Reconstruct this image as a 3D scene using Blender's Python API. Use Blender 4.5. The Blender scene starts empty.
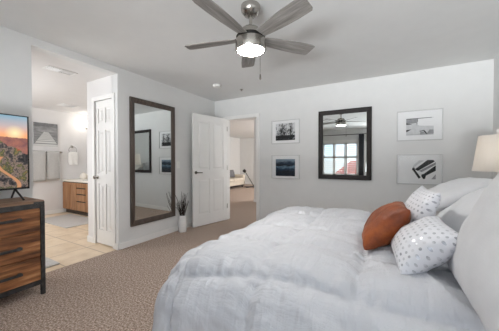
import bpy, bmesh, math, random
from mathutils import Vector, Matrix, noise
PI = math.pi
C = bpy.context.scene.collection
S = bpy.context.scene

# ------------------------------------------------------------------ camera
cam = bpy.data.cameras.new('camera'); camo = bpy.data.objects.new('camera', cam); C.objects.link(camo)
cam.sensor_width = 36.0; cam.lens = 241.18/499*36.0; cam.clip_start = 0.02
camo.location = (0, 0, 1.182)
camo.rotation_euler = (PI/2-0.015, 0, 0.511)
S.camera = camo

# ------------------------------------------------------------------ world, lights, exposure
w = bpy.data.worlds.new('world'); S.world = w; w.use_nodes = True
wn = w.node_tree.nodes; wl = w.node_tree.links; wn.clear()
wo = wn.new('ShaderNodeOutputWorld'); wb = wn.new('ShaderNodeBackground'); sk = wn.new('ShaderNodeTexSky')
sk.sky_type = 'HOSEK_WILKIE'; sk.turbidity = 4.0; sk.sun_direction = (0.5, 0.45, 0.74)
wb.inputs['Strength'].default_value = 6.0
wl.new(sk.outputs['Color'], wb.inputs['Color']); wl.new(wb.outputs[0], wo.inputs[0])

def area(name, loc, direction, sx, sy, power, color=(1, 1, 1), spread=PI):
    l = bpy.data.lights.new(name, 'AREA'); l.shape = 'RECTANGLE'; l.size = sx; l.size_y = sy
    l.energy = power; l.color = color; l.spread = spread
    o = bpy.data.objects.new(name, l); C.objects.link(o); o.location = loc
    o.rotation_euler = Vector(direction).to_track_quat('-Z', 'Y').to_euler()
    return o
# daylight at the bedroom windows (behind the camera); added fill lamps outside and in the other rooms
area('daylight_bedroom', (0.15, -1.93, 1.30), (0, 1, 0.8), 1.5, 1.2, 14, (0.93, 0.975, 1.0))
area('fill_outside', (-0.6, -4.2, 0.28), (0.1, 1, 0.2), 3.0, .5, 480, (0.93, 0.975, 1.0), math.radians(180))  # added low fill lamp outside, lifts walls and ceiling; no patio is there
area('daylight_shutters', (-1.5, -2.75, 2.75), (0.0, 1, -0.95), 2.6, 1.6, 10, (0.93, 0.975, 1.0))
sun = bpy.data.lights.new('sun', 'SUN'); sun.energy = 3; sun.angle = .02; sun.color = (1.0, .98, .95)
suno = bpy.data.objects.new('sun', sun); C.objects.link(suno); suno.rotation_euler = Vector((.12, .5, -.86)).to_track_quat('-Z', 'Y').to_euler()
area('fill_living', (-1.27, 8.6, 1.4), (-1, 0, 0), 2.6, 1.5, 100, (1.0, 0.98, 0.96))  # unseen fill lamp added to brighten the living room, no window behind it
area('fill_hall', (-1.14, 5.2, 1.4), (-1, 0, 0), 1.4, 1.3, 14, (1.0, 0.985, 0.97))  # unseen fill lamp added to lighten hall and door jamb
area('fill_bathroom', (-4.9, 0.37, 1.5), (0, 1, 0), 1.4, 1.2, 31, (0.93, 0.965, 1.0))  # added fill lamp before the solid left wall, brightens the bathroom
S.view_settings.view_transform = 'Standard'; S.view_settings.look = 'None'
S.view_settings.gamma = 1.0; S.view_settings.use_curve_mapping = False
S.view_settings.exposure = 0.27
S.cycles.max_bounces = 10; S.cycles.diffuse_bounces = 6; S.cycles.glossy_bounces = 6
S.cycles.transparent_max_bounces = 12

# ------------------------------------------------------------------ materials
def lin(c):
    return tuple(((v/255)/12.92 if v/255 <= .04045 else ((v/255+.055)/1.055)**2.4) for v in c)
class NT:
    def __init__(s, name):
        s.m = bpy.data.materials.new(name); s.m.use_nodes = True
        s.n = s.m.node_tree.nodes; s.l = s.m.node_tree.links
        s.b = s.n['Principled BSDF']
    def new(s, t, **k):
        x = s.n.new('ShaderNode'+t)
        for a, v in k.items(): setattr(x, a, v)
        return x
    def link(s, a, b): s.l.new(a, b)
    def coord(s, kind='Object', scale=(1, 1, 1), rot=(0, 0, 0)):
        t = s.new('TexCoord'); m = s.new('Mapping'); m.inputs['Scale'].default_value = scale; m.inputs['Rotation'].default_value = rot
        s.link(t.outputs[kind], m.inputs['Vector']); return m.outputs[0]
    def noise(s, vec, scale, detail=4, rough=.55):
        n = s.new('TexNoise'); n.inputs['Scale'].default_value = scale; n.inputs['Detail'].default_value = detail
        n.inputs['Roughness'].default_value = rough
        s.link(vec, n.inputs['Vector']); return n.outputs['Fac']
    def ramp(s, fac, stops):
        r = s.new('ValToRGB'); e = r.color_ramp.elements
        while len(e) < len(stops): e.new(.5)
        for el, (p, c) in zip(e, stops): el.position = p; el.color = (*lin(c), 1)
        s.link(fac, r.inputs[0]); return r.outputs[0]
    def bump(s, h, strength=.2, dist=.01):
        b = s.new('Bump'); b.inputs['Strength'].default_value = strength; b.inputs['Distance'].default_value = dist
        s.link(h, b.inputs['Height']); s.link(b.outputs[0], s.b.inputs['Normal'])
    def math(s, op, a, b=None):
        m = s.new('Math', operation=op)
        for i, v in enumerate((a, b)):
            if v is None: continue
            if isinstance(v, (int, float)): m.inputs[i].default_value = v
            else: s.link(v, m.inputs[i])
        return m.outputs[0]
    def mix(s, fac, a, b):
        m = s.new('MixRGB')
        for i, v in ((0, fac), (1, a), (2, b)):
            if isinstance(v, (int, float)): m.inputs[i].default_value = v
            elif isinstance(v, tuple): m.inputs[i].default_value = (*v, 1)
            else: s.link(v, m.inputs[i])
        return m.outputs[0]
M = {}
def simple(name, col, rough=.5, metal=0.0, var=.04, vscale=6, bump=0, bscale=200, emis=None):
    t = NT(name); v = t.coord()
    n = t.noise(v, vscale, 3)
    c0 = tuple(max(0, x*(1-var)) for x in col); c1 = tuple(min(255, x*(1+var)) for x in col)
    t.link(t.ramp(n, [(.3, c0), (.7, c1)]), t.b.inputs['Base Color'])
    t.b.inputs['Roughness'].default_value = rough; t.b.inputs['Metallic'].default_value = metal
    if bump: t.bump(t.noise(v, bscale, 2), bump, .004)
    if emis: t.b.inputs['Emission Color'].default_value = (*lin(emis[0]), 1); t.b.inputs['Emission Strength'].default_value = emis[1]
    M[name] = t.m; return t.m
simple('wall_paint', (224, 224, 223), .85, var=.006, bump=.06, bscale=160)
simple('ceiling_paint', (224, 224, 223), .9, var=.006, bump=.15, bscale=110)
simple('bath_paint', (226, 224, 223), .8, var=.006, bump=.05, bscale=160)
simple('trim_white', (236, 235, 233), .45, var=.006)
simple('door_white', (235, 234, 232), .42, var=.006)
simple('nickel', (176, 172, 166), .25, 1.0, .03)
simple('dark_nickel', (110, 104, 98), .3, 1.0, .03)
simple('black_metal', (74, 73, 73), .5, .6, .15, 30)
simple('black_plastic', (16, 16, 17), .35)
simple('white_ceramic', (238, 237, 235), .25, var=.01)
simple('white_plastic', (235, 234, 230), .4, var=.01)
simple('twig', (52, 44, 38), .8, var=.25, vscale=40)
simple('white_fabric', (222, 222, 224), .85, var=.008, vscale=30, bump=.1, bscale=500)
simple('sheet_fabric', (238, 238, 240), .85, var=.008)
simple('towel_grey', (188, 186, 183), .95, var=.05, vscale=90, bump=.5, bscale=300)
simple('towel_white', (240, 238, 234), .95, var=.02, vscale=90, bump=.5, bscale=300)
simple('mat_grey', (196, 192, 188), .97, var=.06, vscale=70, bump=.8, bscale=160)
simple('counter_white', (238, 232, 222), .3, var=.02)
simple('sofa_cream', (222, 212, 196), .9, var=.02)
simple('sofa_grey', (118, 118, 121), .9, var=.05)
simple('dark_wood', (48, 36, 30), .5, var=.15)
simple('curtain_dark', (72, 74, 80), .9, var=.08)
simple('brick_red', (188, 96, 80), .9, var=.1)
simple('stucco', (236, 230, 222), .9, var=.05)
simple('lawn', (205, 200, 190), .95, var=.2, vscale=3)
simple('vent_dark', (70, 68, 66), .6)
simple('photo_white', (238, 238, 238), .5, var=.01)
simple('photo_black', (14, 14, 16), .5, var=.05)
simple('photo_grey', (150, 150, 152), .5, var=.08, vscale=25)
simple('photo_pale', (206, 207, 208), .5, var=.04, vscale=25)
simple('edge_clear', (212, 212, 211), .2, var=.01)
simple('lamp_glow', (255, 250, 242), .5, emis=((255, 252, 248), 115.0))
simple('bulb_glow', (255, 246, 232), .5, emis=((255, 248, 238), 9.0))
simple('vanity_glow', (255, 246, 232), .5, emis=((255, 250, 243), 5.0))

# carpet
t = NT('carpet'); v = t.coord()
n1 = t.noise(v, 70, 3, .9); n2 = t.noise(v, 7, 5, .6)
c = t.mix(t.math('MULTIPLY', n2, .55), t.ramp(n1, [(.36, (112, 92, 80)), (.5, (180, 159, 145)), (.64, (244, 228, 215))]), t.ramp(n1, [(.38, (140, 120, 107)), (.62, (208, 188, 173))]))
t.link(c, t.b.inputs['Base Color']); t.b.inputs['Roughness'].default_value = 1.0
t.b.inputs['Specular IOR Level'].default_value = .1
t.bump(n1, .7, .02); M['carpet'] = t.m
# bathroom tile
t = NT('tile'); v = t.coord()
br = t.new('TexBrick', offset=0.0); t.link(v, br.inputs['Vector'])
br.inputs['Scale'].default_value = 1.0; br.inputs['Brick Width'].default_value = .45; br.inputs['Row Height'].default_value = .45
br.inputs['Mortar Size'].default_value = .006; br.inputs['Mortar Smooth'].default_value = .2
nn = t.noise(v, 5, 5)
tc = t.ramp(nn, [(.3, (214, 190, 160)), (.7, (236, 216, 190))])
t.link(tc, br.inputs['Color1']); t.link(tc, br.inputs['Color2']); br.inputs['Mortar'].default_value = (*lin((176, 154, 130)), 1)
t.link(br.outputs['Color'], t.b.inputs['Base Color']); t.b.inputs['Roughness'].default_value = .4; M['tile'] = t.m
# wood materials: grain stretched along an axis
def wood(name, cols, scale, rough=.5, dist=2.0, big=1.5, axis=1, knots=True):
    t = NT(name)
    sc = [scale, scale, scale]; sc[axis] = scale*.06
    v = t.coord(scale=tuple(sc)); n = t.noise(v, 4, 8, .62)
    sb = [big*3]*3; sb[axis] = big*.5
    n2 = t.noise(t.coord(scale=tuple(sb)), 2.5, 5, .6)
    f = t.math('ADD', t.math('MULTIPLY', n, .6), t.math('MULTIPLY', n2, .4))
    k = len(cols)
    t.link(t.ramp(f, [(.33+.34*i/(k-1), c) for i, c in enumerate(cols)]), t.b.inputs['Base Color'])
    t.b.inputs['Roughness'].default_value = rough; t.bump(n, .15, .004); M[name] = t.m
wood('rustic_wood', [(38, 22, 14), (112, 70, 42), (160, 106, 66), (206, 156, 108)], 9, .55, big=2.2)
wood('rustic_top', [(74, 54, 42), (124, 94, 72), (150, 118, 94), (178, 148, 122)], 9, .5, big=2)
wood('vanity_wood', [(132, 92, 62), (162, 118, 82), (188, 142, 104)], 8, .5, axis=2)
wood('blade_wood', [(92, 88, 85), (138, 134, 130), (176, 172, 167)], 14, .5, axis=0)
wood('mirror_brown', [(60, 50, 44), (80, 69, 62), (100, 88, 80)], 10, .38, axis=2)
wood('mirror_dark', [(20, 15, 14), (32, 25, 23), (44, 36, 33)], 12, .6, axis=2)
# mirror glass
t = NT('mirror_glass'); t.b.inputs['Metallic'].default_value = 1; t.b.inputs['Roughness'].default_value = .0
nv = t.noise(t.coord(), 2, 1); t.link(t.ramp(nv, [(0, (226, 230, 229)), (1, (228, 231, 230))]), t.b.inputs['Base Color']); M['mirror_glass'] = t.m
# clear acrylic / window glass (thin)
def thin_glass(name, tint, ior=1.45, haze=0.0):
    m = bpy.data.materials.new(name); m.use_nodes = True; n = m.node_tree.nodes; l = m.node_tree.links; n.clear()
    o = n.new('ShaderNodeOutputMaterial'); tr = n.new('ShaderNodeBsdfTransparent'); gl = n.new('ShaderNodeBsdfGlossy')
    gl.inputs['Roughness'].default_value = .03
    tr.inputs[0].default_value = (*tint, 1); fr = n.new('ShaderNodeFresnel'); fr.inputs[0].default_value = ior
    mx = n.new('ShaderNodeMixShader'); l.new(fr.outputs[0], mx.inputs[0]); l.new(tr.outputs[0], mx.inputs[1]); l.new(gl.outputs[0], mx.inputs[2])
    if haze:
        df = n.new('ShaderNodeBsdfDiffuse'); df.inputs[0].default_value = (.86, .86, .86, 1); m2 = n.new('ShaderNodeMixShader'); m2.inputs[0].default_value = haze
        l.new(mx.outputs[0], m2.inputs[1]); l.new(df.outputs[0], m2.inputs[2]); l.new(m2.outputs[0], o.inputs[0])
    else: l.new(mx.outputs[0], o.inputs[0])
    M[name] = m
thin_glass('acrylic', (.99, .99, .99), ior=1.18)
thin_glass('window_glass', (.99, .99, .99))
# duvet
t = NT('duvet_fabric'); v = t.coord()
n1 = t.noise(t.coord(scale=(5, 34, 3), rot=(0, 0, .45)), 1.0, 5, .6); n2 = t.noise(v, 9, 4)
n3 = t.noise(t.coord(scale=(40, 7, 4), rot=(0, 0, -.2)), 1.0, 4, .6)
t.link(t.ramp(n2, [(.3, (198, 199, 203)), (.7, (203, 204, 208))]), t.b.inputs['Base Color'])
t.b.inputs['Roughness'].default_value = .6; t.b.inputs['Sheen Weight'].default_value = .05
t.bump(t.math('ADD', n1, n3), .5, .02); M['duvet_fabric'] = t.m
# waffle sham
t = NT('waffle_fabric'); wv = t.new('TexWave'); wv.wave_type = 'BANDS'; wv.bands_direction = 'Y'
wv.inputs['Scale'].default_value = 34; t.link(t.coord(), wv.inputs['Vector']); wv.inputs['Distortion'].default_value = .6
nn = t.noise(t.coord(), 12, 3); t.link(t.ramp(nn, [(.3, (212, 212, 214)), (.7, (218, 218, 220))]), t.b.inputs['Base Color'])
t.b.inputs['Roughness'].default_value = .85; t.bump(wv.outputs['Fac'], .12, .003); M['waffle_fabric'] = t.m
# rust velvet
t = NT('rust_velvet'); v = t.coord()
n1 = t.noise(v, 9, 5, .6)
t.link(t.ramp(n1, [(.3, (92, 36, 4)), (.55, (134, 60, 12)), (.75, (164, 84, 28))]), t.b.inputs['Base Color'])
t.b.inputs['Roughness'].default_value = .55; t.b.inputs['Sheen Weight'].default_value = .1; t.b.inputs['Sheen Tint'].default_value = (.9, .5, .25, 1)
t.bump(t.noise(v, 16, 3), .35, .03); M['rust_velvet'] = t.m
# dotted fabric: rows of silver foil dots, alternate rows offset
def dots(name, d):
    t = NT(name); tc = t.new('TexCoord'); sp = t.new('SeparateXYZ'); t.link(tc.outputs['UV'], sp.inputs[0])
    x = t.math('DIVIDE', sp.outputs['X'], d); y = t.math('DIVIDE', sp.outputs['Y'], d*.87)
    row = t.math('FLOOR', y); odd = t.math('MULTIPLY', t.math('FLOORED_MODULO', row, 2), .5)
    fx = t.math('SUBTRACT', t.math('FRACT', t.math('ADD', x, odd)), .5); fy = t.math('SUBTRACT', t.math('FRACT', y), .5)
    r = t.math('SQRT', t.math('ADD', t.math('MULTIPLY', fx, fx), t.math('MULTIPLY', fy, fy)))
    f = t.math('LESS_THAN', r, .24)
    foil = t.ramp(t.noise(tc.outputs['Object'], 30, 1), [(.35, (156, 158, 163)), (.65, (210, 210, 214))])
    t.link(t.mix(f, lin((224, 224, 228)), foil), t.b.inputs['Base Color'])
    t.link(t.math('MULTIPLY', f, .3), t.b.inputs['Metallic'])
    t.link(t.math('SUBTRACT', .8, t.math('MULTIPLY', f, .5)), t.b.inputs['Roughness'])
    t.bump(t.noise(tc.outputs['Object'], 14, 3), .2, .02)
    M[name] = t.m
dots('dotted_fabric', .033)
# lamp shade linen
t = NT('shade_linen'); v = t.coord(scale=(1, 1, .2)); n = t.noise(v, 60, 3)
t.link(t.ramp(n, [(.3, (242, 235, 227)), (.7, (248, 242, 235))]), t.b.inputs['Base Color']); t.b.inputs['Roughness'].default_value = .9
tl = t.new('BsdfTranslucent'); tl.inputs[0].default_value = (.96, .94, .91, 1); mx = t.new('MixShader'); mx.inputs[0].default_value = .4
t.link(t.b.outputs[0], mx.inputs[1]); t.link(tl.outputs[0], mx.inputs[2]); t.link(mx.outputs[0], t.n['Material Output'].inputs[0]); M['shade_linen'] = t.m
# TV picture (object coords: y across, z up; screen centre at origin, h=.62)
t = NT('screen_image'); tc = t.new('TexCoord'); sp = t.new('SeparateXYZ'); t.link(tc.outputs['Object'], sp.inputs[0])
Z = sp.outputs['Z']; Y = sp.outputs['Y']
nl = t.noise(tc.outputs['Object'], 3.2, 6, .6)
sky = t.ramp(t.math('ADD', t.math('MULTIPLY', Z, 2.2), .1), [(.3, (255, 170, 96)), (.45, (250, 176, 130)), (.6, (200, 180, 178)), (.8, (132, 170, 190))])
dx = t.math('SUBTRACT', Y, .465); dz = t.math('SUBTRACT', Z, .17)
rr = t.math('SQRT', t.math('ADD', t.math('MULTIPLY', dx, dx), t.math('MULTIPLY', dz, dz)))
glow = t.math('MAXIMUM', t.math('SUBTRACT', 1.0, t.math('MULTIPLY', rr, 14.0)), 0.0)
sky = t.mix(glow, sky, lin((255, 244, 190)))
rock = t.ramp(t.noise(tc.outputs['Object'], 10, 8, .68), [(.36, (14, 14, 18)), (.44, (64, 60, 60)), (.49, (146, 124, 112)), (.53, (52, 58, 40)), (.58, (120, 116, 70)), (.63, (150, 70, 46)), (.70, (206, 70, 50))])
far_ = t.ramp(t.noise(tc.outputs['Object'], 20, 4), [(.3, (118, 78, 82)), (.7, (176, 112, 92))])
h1 = t.math('ADD', t.math('MULTIPLY', t.math('SUBTRACT', nl, .5), .10), .125)
h2 = t.math('ADD', t.math('MULTIPLY', t.math('SUBTRACT', nl, .5), .5), t.math('SUBTRACT', .36, t.math('MULTIPLY', Y, .75)))
img = t.mix(t.math('LESS_THAN', Z, h1), sky, far_)
img = t.mix(t.math('LESS_THAN', Z, h2), img, rock)
pth = t.math('LESS_THAN', t.math('ABSOLUTE', t.math('SUBTRACT', t.math('SUBTRACT', Y, .42), t.math('MULTIPLY', t.math('SINE', t.math('MULTIPLY', Z, 16.0)), .07))), .014)
pth = t.math('MULTIPLY', pth, t.math('LESS_THAN', Z, -.04))
img = t.mix(pth, img, lin((196, 140, 100)))
t.b.inputs['Base Color'].default_value = (.01, .01, .01, 1); t.b.inputs['Roughness'].default_value = .25
t.link(img, t.b.inputs['Emission Color']); t.b.inputs['Emission Strength'].default_value = .85; M['screen_image'] = t.m
# boardwalk picture in the bathroom (object coords y,z)
t = NT('boardwalk_image'); tc = t.new('TexCoord'); sp = t.new('SeparateXYZ'); t.link(tc.outputs['Object'], sp.inputs[0]); Y = sp.outputs['Y']; Z = sp.outputs['Z']
u = t.math('DIVIDE', Y, t.math('ADD', t.math('MULTIPLY', Z, -1.0), .13))
pl = t.ramp(t.math('ABSOLUTE', t.math('SINE', t.math('MULTIPLY', t.math('DIVIDE', 1.0, t.math('ADD', t.math('MULTIPLY', Z, -1.0), .12)), 5.0))), [(.2, (120, 120, 120)), (.6, (205, 205, 203))])
sea = t.ramp(t.noise(t.coord(scale=(1, 1, 4)), 12, 4), [(.3, (110, 111, 113)), (.7, (150, 150, 150))])
skyg = t.ramp(t.math('ADD', t.noise(t.coord(scale=(1, 1, 2.5)), 7, 4), Z), [(.3, (178, 178, 178)), (.8, (110, 110, 112))])
low = t.mix(t.math('LESS_THAN', t.math('ABSOLUTE', u), .62), sea, pl)
t.link(t.mix(t.math('LESS_THAN', Z, .06), skyg, low), t.b.inputs['Base Color']); t.b.inputs['Roughness'].default_value = .5; M['boardwalk_image'] = t.m
# tree photo, sea photo, drawing (object coords x,z)
t = NT('tree_image'); tc = t.new('TexCoord'); sp = t.new('SeparateXYZ'); t.link(tc.outputs['Object'], sp.inputs[0]); X = sp.outputs['X']; Z = sp.outputs['Z']
nf = t.noise(t.coord(scale=(1.6, 1, 1)), 20, 6, .75)
l1 = t.math('ABSOLUTE', t.math('ADD', X, .05)); l2 = t.math('ABSOLUTE', t.math('SUBTRACT', X, .1))
cro = t.math('SUBTRACT', .27, t.math('MULTIPLY', t.math('MINIMUM', t.math('MULTIPLY', l1, 1.6), t.math('MULTIPLY', l2, 3.2)), 1.0))
cro = t.math('SUBTRACT', cro, t.math('MULTIPLY', t.math('MAXIMUM', t.math('ADD', Z, -.02), 0), .9))
f = t.math('ADD', t.math('MULTIPLY', t.math('SUBTRACT', nf, .5), 1.3), t.math('SUBTRACT', cro, .1))
f = t.math('ADD', f, t.math('MULTIPLY', t.math('LESS_THAN', Z, -.06), .22))
t.link(t.ramp(f, [(.0, (214, 215, 216)), (.09, (110, 112, 114)), (.17, (14, 15, 17))]), t.b.inputs['Base Color']); M['tree_image'] = t.m
t = NT('sea_image'); tc = t.new('TexCoord'); sp = t.new('SeparateXYZ'); t.link(tc.outputs['Object'], sp.inputs[0]); Z = sp.outputs['Z']
f = t.math('ADD', t.math('MULTIPLY', Z, 3.6), t.math('MULTIPLY', t.noise(t.coord(scale=(1, 1, 5)), 9, 5), .5))
t.link(t.ramp(f, [(.0, (10, 24, 38)), (.2, (30, 62, 88)), (.3, (110, 140, 160)), (.36, (12, 24, 38)), (.55, (34, 56, 78)), (.7, (130, 150, 165))]), t.b.inputs['Base Color']); M['sea_image'] = t.m

# ------------------------------------------------------------------ mesh helpers
class MB:
    def __init__(s): s.v = []; s.f = []; s.mi = []; s.cur = 0
    def mat(s, i): s.cur = i; return s
    def add(s, vs, fs, T=None):
        k = len(s.v)
        s.v += [tuple(T @ Vector(p)) if T else tuple(p) for p in vs]
        s.f += [tuple(i+k for i in f) for f in fs]; s.mi += [s.cur]*len(fs); return s
    def box(s, a, b, T=None):
        x0, y0, z0 = a; x1, y1, z1 = b
        return s.add([(x0,y0,z0),(x1,y0,z0),(x1,y1,z0),(x0,y1,z0),(x0,y0,z1),(x1,y0,z1),(x1,y1,z1),(x0,y1,z1)],
                     [(0,3,2,1),(4,5,6,7),(0,1,5,4),(1,2,6,5),(2,3,7,6),(3,0,4,7)], T)
    def lathe(s, prof, n=32, T=None, close=True):
        vs = []; fs = []
        for r, z in prof:
            for i in range(n): a = 2*PI*i/n; vs.append((r*math.cos(a), r*math.sin(a), z))
        for j in range(len(prof)-1):
            for i in range(n): k = (i+1) % n; fs.append((j*n+i, j*n+k, (j+1)*n+k, (j+1)*n+i))
        if close: fs.append(tuple(range(n))[::-1]); fs.append(tuple(range((len(prof)-1)*n, len(prof)*n)))
        return s.add(vs, fs, T)
    def tube(s, pts, r, n=10, r2=None):
        pts = [Vector(p) for p in pts]; vs = []; fs = []; m = len(pts)
        for j, p in enumerate(pts):
            d = (pts[min(j+1, m-1)]-pts[max(j-1, 0)]).normalized()
            a = d.orthogonal().normalized() if j == 0 else (a - d*a.dot(d)).normalized()
            b = d.cross(a); rr = r if r2 is None else r+(r2-r)*j/(m-1)
            for i in range(n): t = 2*PI*i/n; vs.append(p+a*rr*math.cos(t)+b*rr*math.sin(t))
        for j in range(m-1):
            for i in range(n): k = (i+1) % n; fs.append((j*n+i, j*n+k, (j+1)*n+k, (j+1)*n+i))
        fs.append(tuple(range(n))[::-1]); fs.append(tuple(range((m-1)*n, m*n)))
        return s.add(vs, fs)
    def prism(s, poly, h0, h1, axis='z'):
        n = len(poly)
        def P(a, b, h): return {'z': (a, b, h), 'y': (a, h, b), 'x': (h, a, b)}[axis]
        vs = [P(a, b, h0) for a, b in poly]+[P(a, b, h1) for a, b in poly]
        fs = [tuple(range(n))[::-1], tuple(range(n, 2*n))]+[(i, (i+1) % n, n+(i+1) % n, n+i) for i in range(n)]
        return s.add(vs, fs)
    def build(s, name, mat, parent=None, bevel=0, smooth=False, loc=None, seg=2):
        me = bpy.data.meshes.new(name); me.from_pydata(s.v, [], s.f)
        for m in (mat if isinstance(mat, (list, tuple)) else [mat]): me.materials.append(M[m])
        me.polygons.foreach_set('material_index', s.mi)
        bm = bmesh.new(); bm.from_mesh(me); bmesh.ops.recalc_face_normals(bm, faces=bm.faces); bm.to_mesh(me); bm.free()
        if smooth:
            me.polygons.foreach_set('use_smooth', [True]*len(me.polygons))
        o = bpy.data.objects.new(name, me); C.objects.link(o)
        if smooth == 'auto':
            me.set_sharp_from_angle(angle=math.radians(40))
        if bevel:
            b = o.modifiers.new('bevel', 'BEVEL'); b.width = bevel; b.segments = seg; b.limit_method = 'ANGLE'; b.harden_normals = False
        if parent: o.parent = parent
        if loc: o.location = loc
        return o
def tag(o, label=None, cat=None, group=None, kind=None):
    if label: o['label'] = label
    if cat: o['category'] = cat
    if group: o['group'] = group
    if kind: o['kind'] = kind
    return o
def thing(name, label, cat, loc=(0, 0, 0), rz=0, group=None):
    o = bpy.data.objects.new(name, None); C.objects.link(o); o.empty_display_size = .1
    o.location = loc; o.rotation_euler = (0, 0, rz); return tag(o, label, cat, group)
def struct(o, label=None): o['kind'] = 'structure'; return tag(o, label)
def Rz(a): return Matrix.Rotation(a, 4, 'Z')
def Tr(*p): return Matrix.Translation(p)

# ------------------------------------------------------------------ the setting
XL, XR, YB, YF, H = -3.103, 1.155, 4.048, -1.86, 2.44
DX0, DX1, DH = -2.815, -2.10, 2.04           # doorway in the back wall
OY0, OY1, OZ = 1.055, 1.95, 2.355            # opening in the left wall
BX, BY0, BY1, BH = -6.6, .3, 3.32, 2.355     # bathroom
struct(MB().box((XL-.03, YF-.12, -.1), (XR, YB, 0)).box((-6.8, YB, -.1), (-1.0, 11.1, 0)).build('floor', 'carpet'), 'speckled brown carpet')
struct(MB().box((BX-.1, BY0, -.1), (XL-.03, BY1, -.004)).build('floor_bathroom', 'tile'), 'beige square floor tiles')
struct(MB().box((XL-.12, YF-.12, H), (XR+.12, YB+.12, H+.1)).build('ceiling', 'ceiling_paint'))
struct(MB().box((BX-.1, BY0, BH), (XL-.121, BY1, BH+.08)).build('ceiling_bathroom', 'bath_paint'))
struct(MB().box((-6.9, YB+.121, H), (-1.0, 11.2, H+.1)).build('ceiling_hall', 'ceiling_paint'))
struct(MB().box((XL-.12, YF-.12, 0), (XL, OY0, H)).box((XL-.12, OY0, OZ), (XL, OY1, H)).box((XL-.12, OY1, 0), (XL, YB, H)).build('wall_left', 'wall_paint'))
struct(MB().box((XL-.12, YB, 0), (DX0, YB+.12, H)).box((DX0, YB, DH), (DX1, YB+.12, H)).box((DX1, YB, 0), (XR+.12, YB+.12, H)).build('wall_back', 'wall_paint'))
struct(MB().box((XR, YF-.12, 0), (XR+.12, YB, H)).build('wall_right', 'wall_paint'))
W1 = (-2.2, -.86, .62, 1.97); W2 = (-.62, .92, .62, 1.97)
fw = MB()
for x0, x1, z0, z1 in ((XL, W1[0], 0, H), (W1[0], W1[1], 0, W1[2]), (W1[0], W1[1], W1[3], H), (W1[1], W2[0], 0, H), (W2[0], W2[1], 0, W2[2]), (W2[0], W2[1], W2[3], H), (W2[1], XR, 0, H)):
    fw.box((x0, YF-.12, z0), (x1, YF, z1))
struct(fw.build('wall_front', 'wall_paint'))
# bathroom and closet walls
struct(MB().box((BX-.1, BY0, 0), (BX, BY1, BH)).build('wall_bathroom_far', 'bath_paint'))
struct(MB().box((BX, BY1, 0), (-3.85, BY1+.1, BH)).build('wall_bathroom_right', 'bath_paint'))
struct(MB().box((BX, BY0-.1, 0), (XL-.121, BY0, BH)).build('wall_bathroom_left', 'bath_paint'))
CX0, CX1 = -3.655, -3.215                     # closet door opening
struct(MB().box((-3.85, OY1, 0), (CX0, OY1+.1, BH)).box((CX0, OY1, 2.06), (CX1, OY1+.1, BH)).box((CX1, OY1, 0), (XL-.121, OY1+.1, BH))
       .box((-3.85, OY1+.1, 0), (-3.75, BY1+.1, BH)).build('wall_closet', 'bath_paint'))
# hall / living room
struct(MB().box((-6.9, YB+.121, 0), (-6.8, 11.2, H)).build('wall_living_left', 'wall_paint'))
struct(MB().box((-6.8, 11.1, 0), (-1.1, 11.2, H)).build('wall_living_far', 'wall_paint'))
struct(MB().box((-3.36, 6.27, 0), (-1.1, 6.39, H)).build('wall_hall', 'wall_paint'))
struct(MB().box((-1.1, YB+.121, 0), (-1.0, 11.1, H)).build('wall_living_right', 'wall_paint'))
struct(MB().box((-6.8, YB, 0), (XL-.121, YB+.12, H)).build('wall_living_near', 'wall_paint'))
def board(name, segs, mat='trim_white'):
    m = MB()
    for a, b in segs: m.box(a, b)
    return struct(m.build(name, mat, bevel=.004))
BB = .085
board('baseboard_left', [((XL, YF, 0), (XL+.013, OY0, BB)), ((XL, OY1, 0), (XL+.013, YB, BB))])
board('baseboard_back', [((XL+.013, YB-.013, 0), (DX0-.06, YB, BB)), ((DX1+.06, YB-.013, 0), (XR, YB, BB))])
board('baseboard_right', [((XR-.013, YF, 0), (XR, YB-.013, BB))])
board('baseboard_front', [((XL+.013, YF, 0), (XR-.013, YF+.013, BB))])
board('baseboard_bathroom', [((BX, BY0, -.004), (BX+.013, 2.8, BB)), ((-3.863, OY1-.013, -.004), (CX0-.05, OY1, BB)), ((-3.863, OY1, -.004), (-3.85, BY1, BB)), ((CX1+.05, OY1-.013, -.004), (XL, OY1, BB))])
board('baseboard_hall', [((-3.373, 6.257, 0), (-1.1, 6.27, BB)), ((-6.8, YB+.12, 0), (-6.787, 11.1, BB)), ((-6.787, 11.087, 0), (-1.1, 11.1, BB))])
# casing of the bedroom doorway (room side and jamb lining)
cs = MB()
for x0, x1 in ((DX0-.055, DX0+.012), (DX1-.012, DX1+.055)): cs.box((x0, YB-.016, 0), (x1, YB, DH+.05))
cs.box((DX0-.055, YB-.017, DH-.012), (DX1+.055, YB, DH+.055))
cs.box((DX0, YB, 0), (DX0+.012, YB+.12, DH)).box((DX1-.012, YB, 0), (DX1, YB+.12, DH)).box((DX0, YB, DH-.012), (DX1, YB+.12, DH))
cs.box((DX1-.05, YB+.05, 0), (DX1-.012, YB+.062, DH-.01))
struct(cs.build('trim_1', 'trim_white', bevel=.003), 'white casing around the bedroom doorway')
cs = MB()
for x0, x1 in ((CX0-.05, CX0+.004), (CX1-.004, CX1+.05)): cs.box((x0, OY1-.014, 0), (x1, OY1, 2.06))
cs.box((CX0-.05, OY1-.014, 2.05), (CX1+.05, OY1, 2.11))
struct(cs.build('trim_2', 'trim_white', bevel=.003), 'white casing around the closet door')

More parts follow.
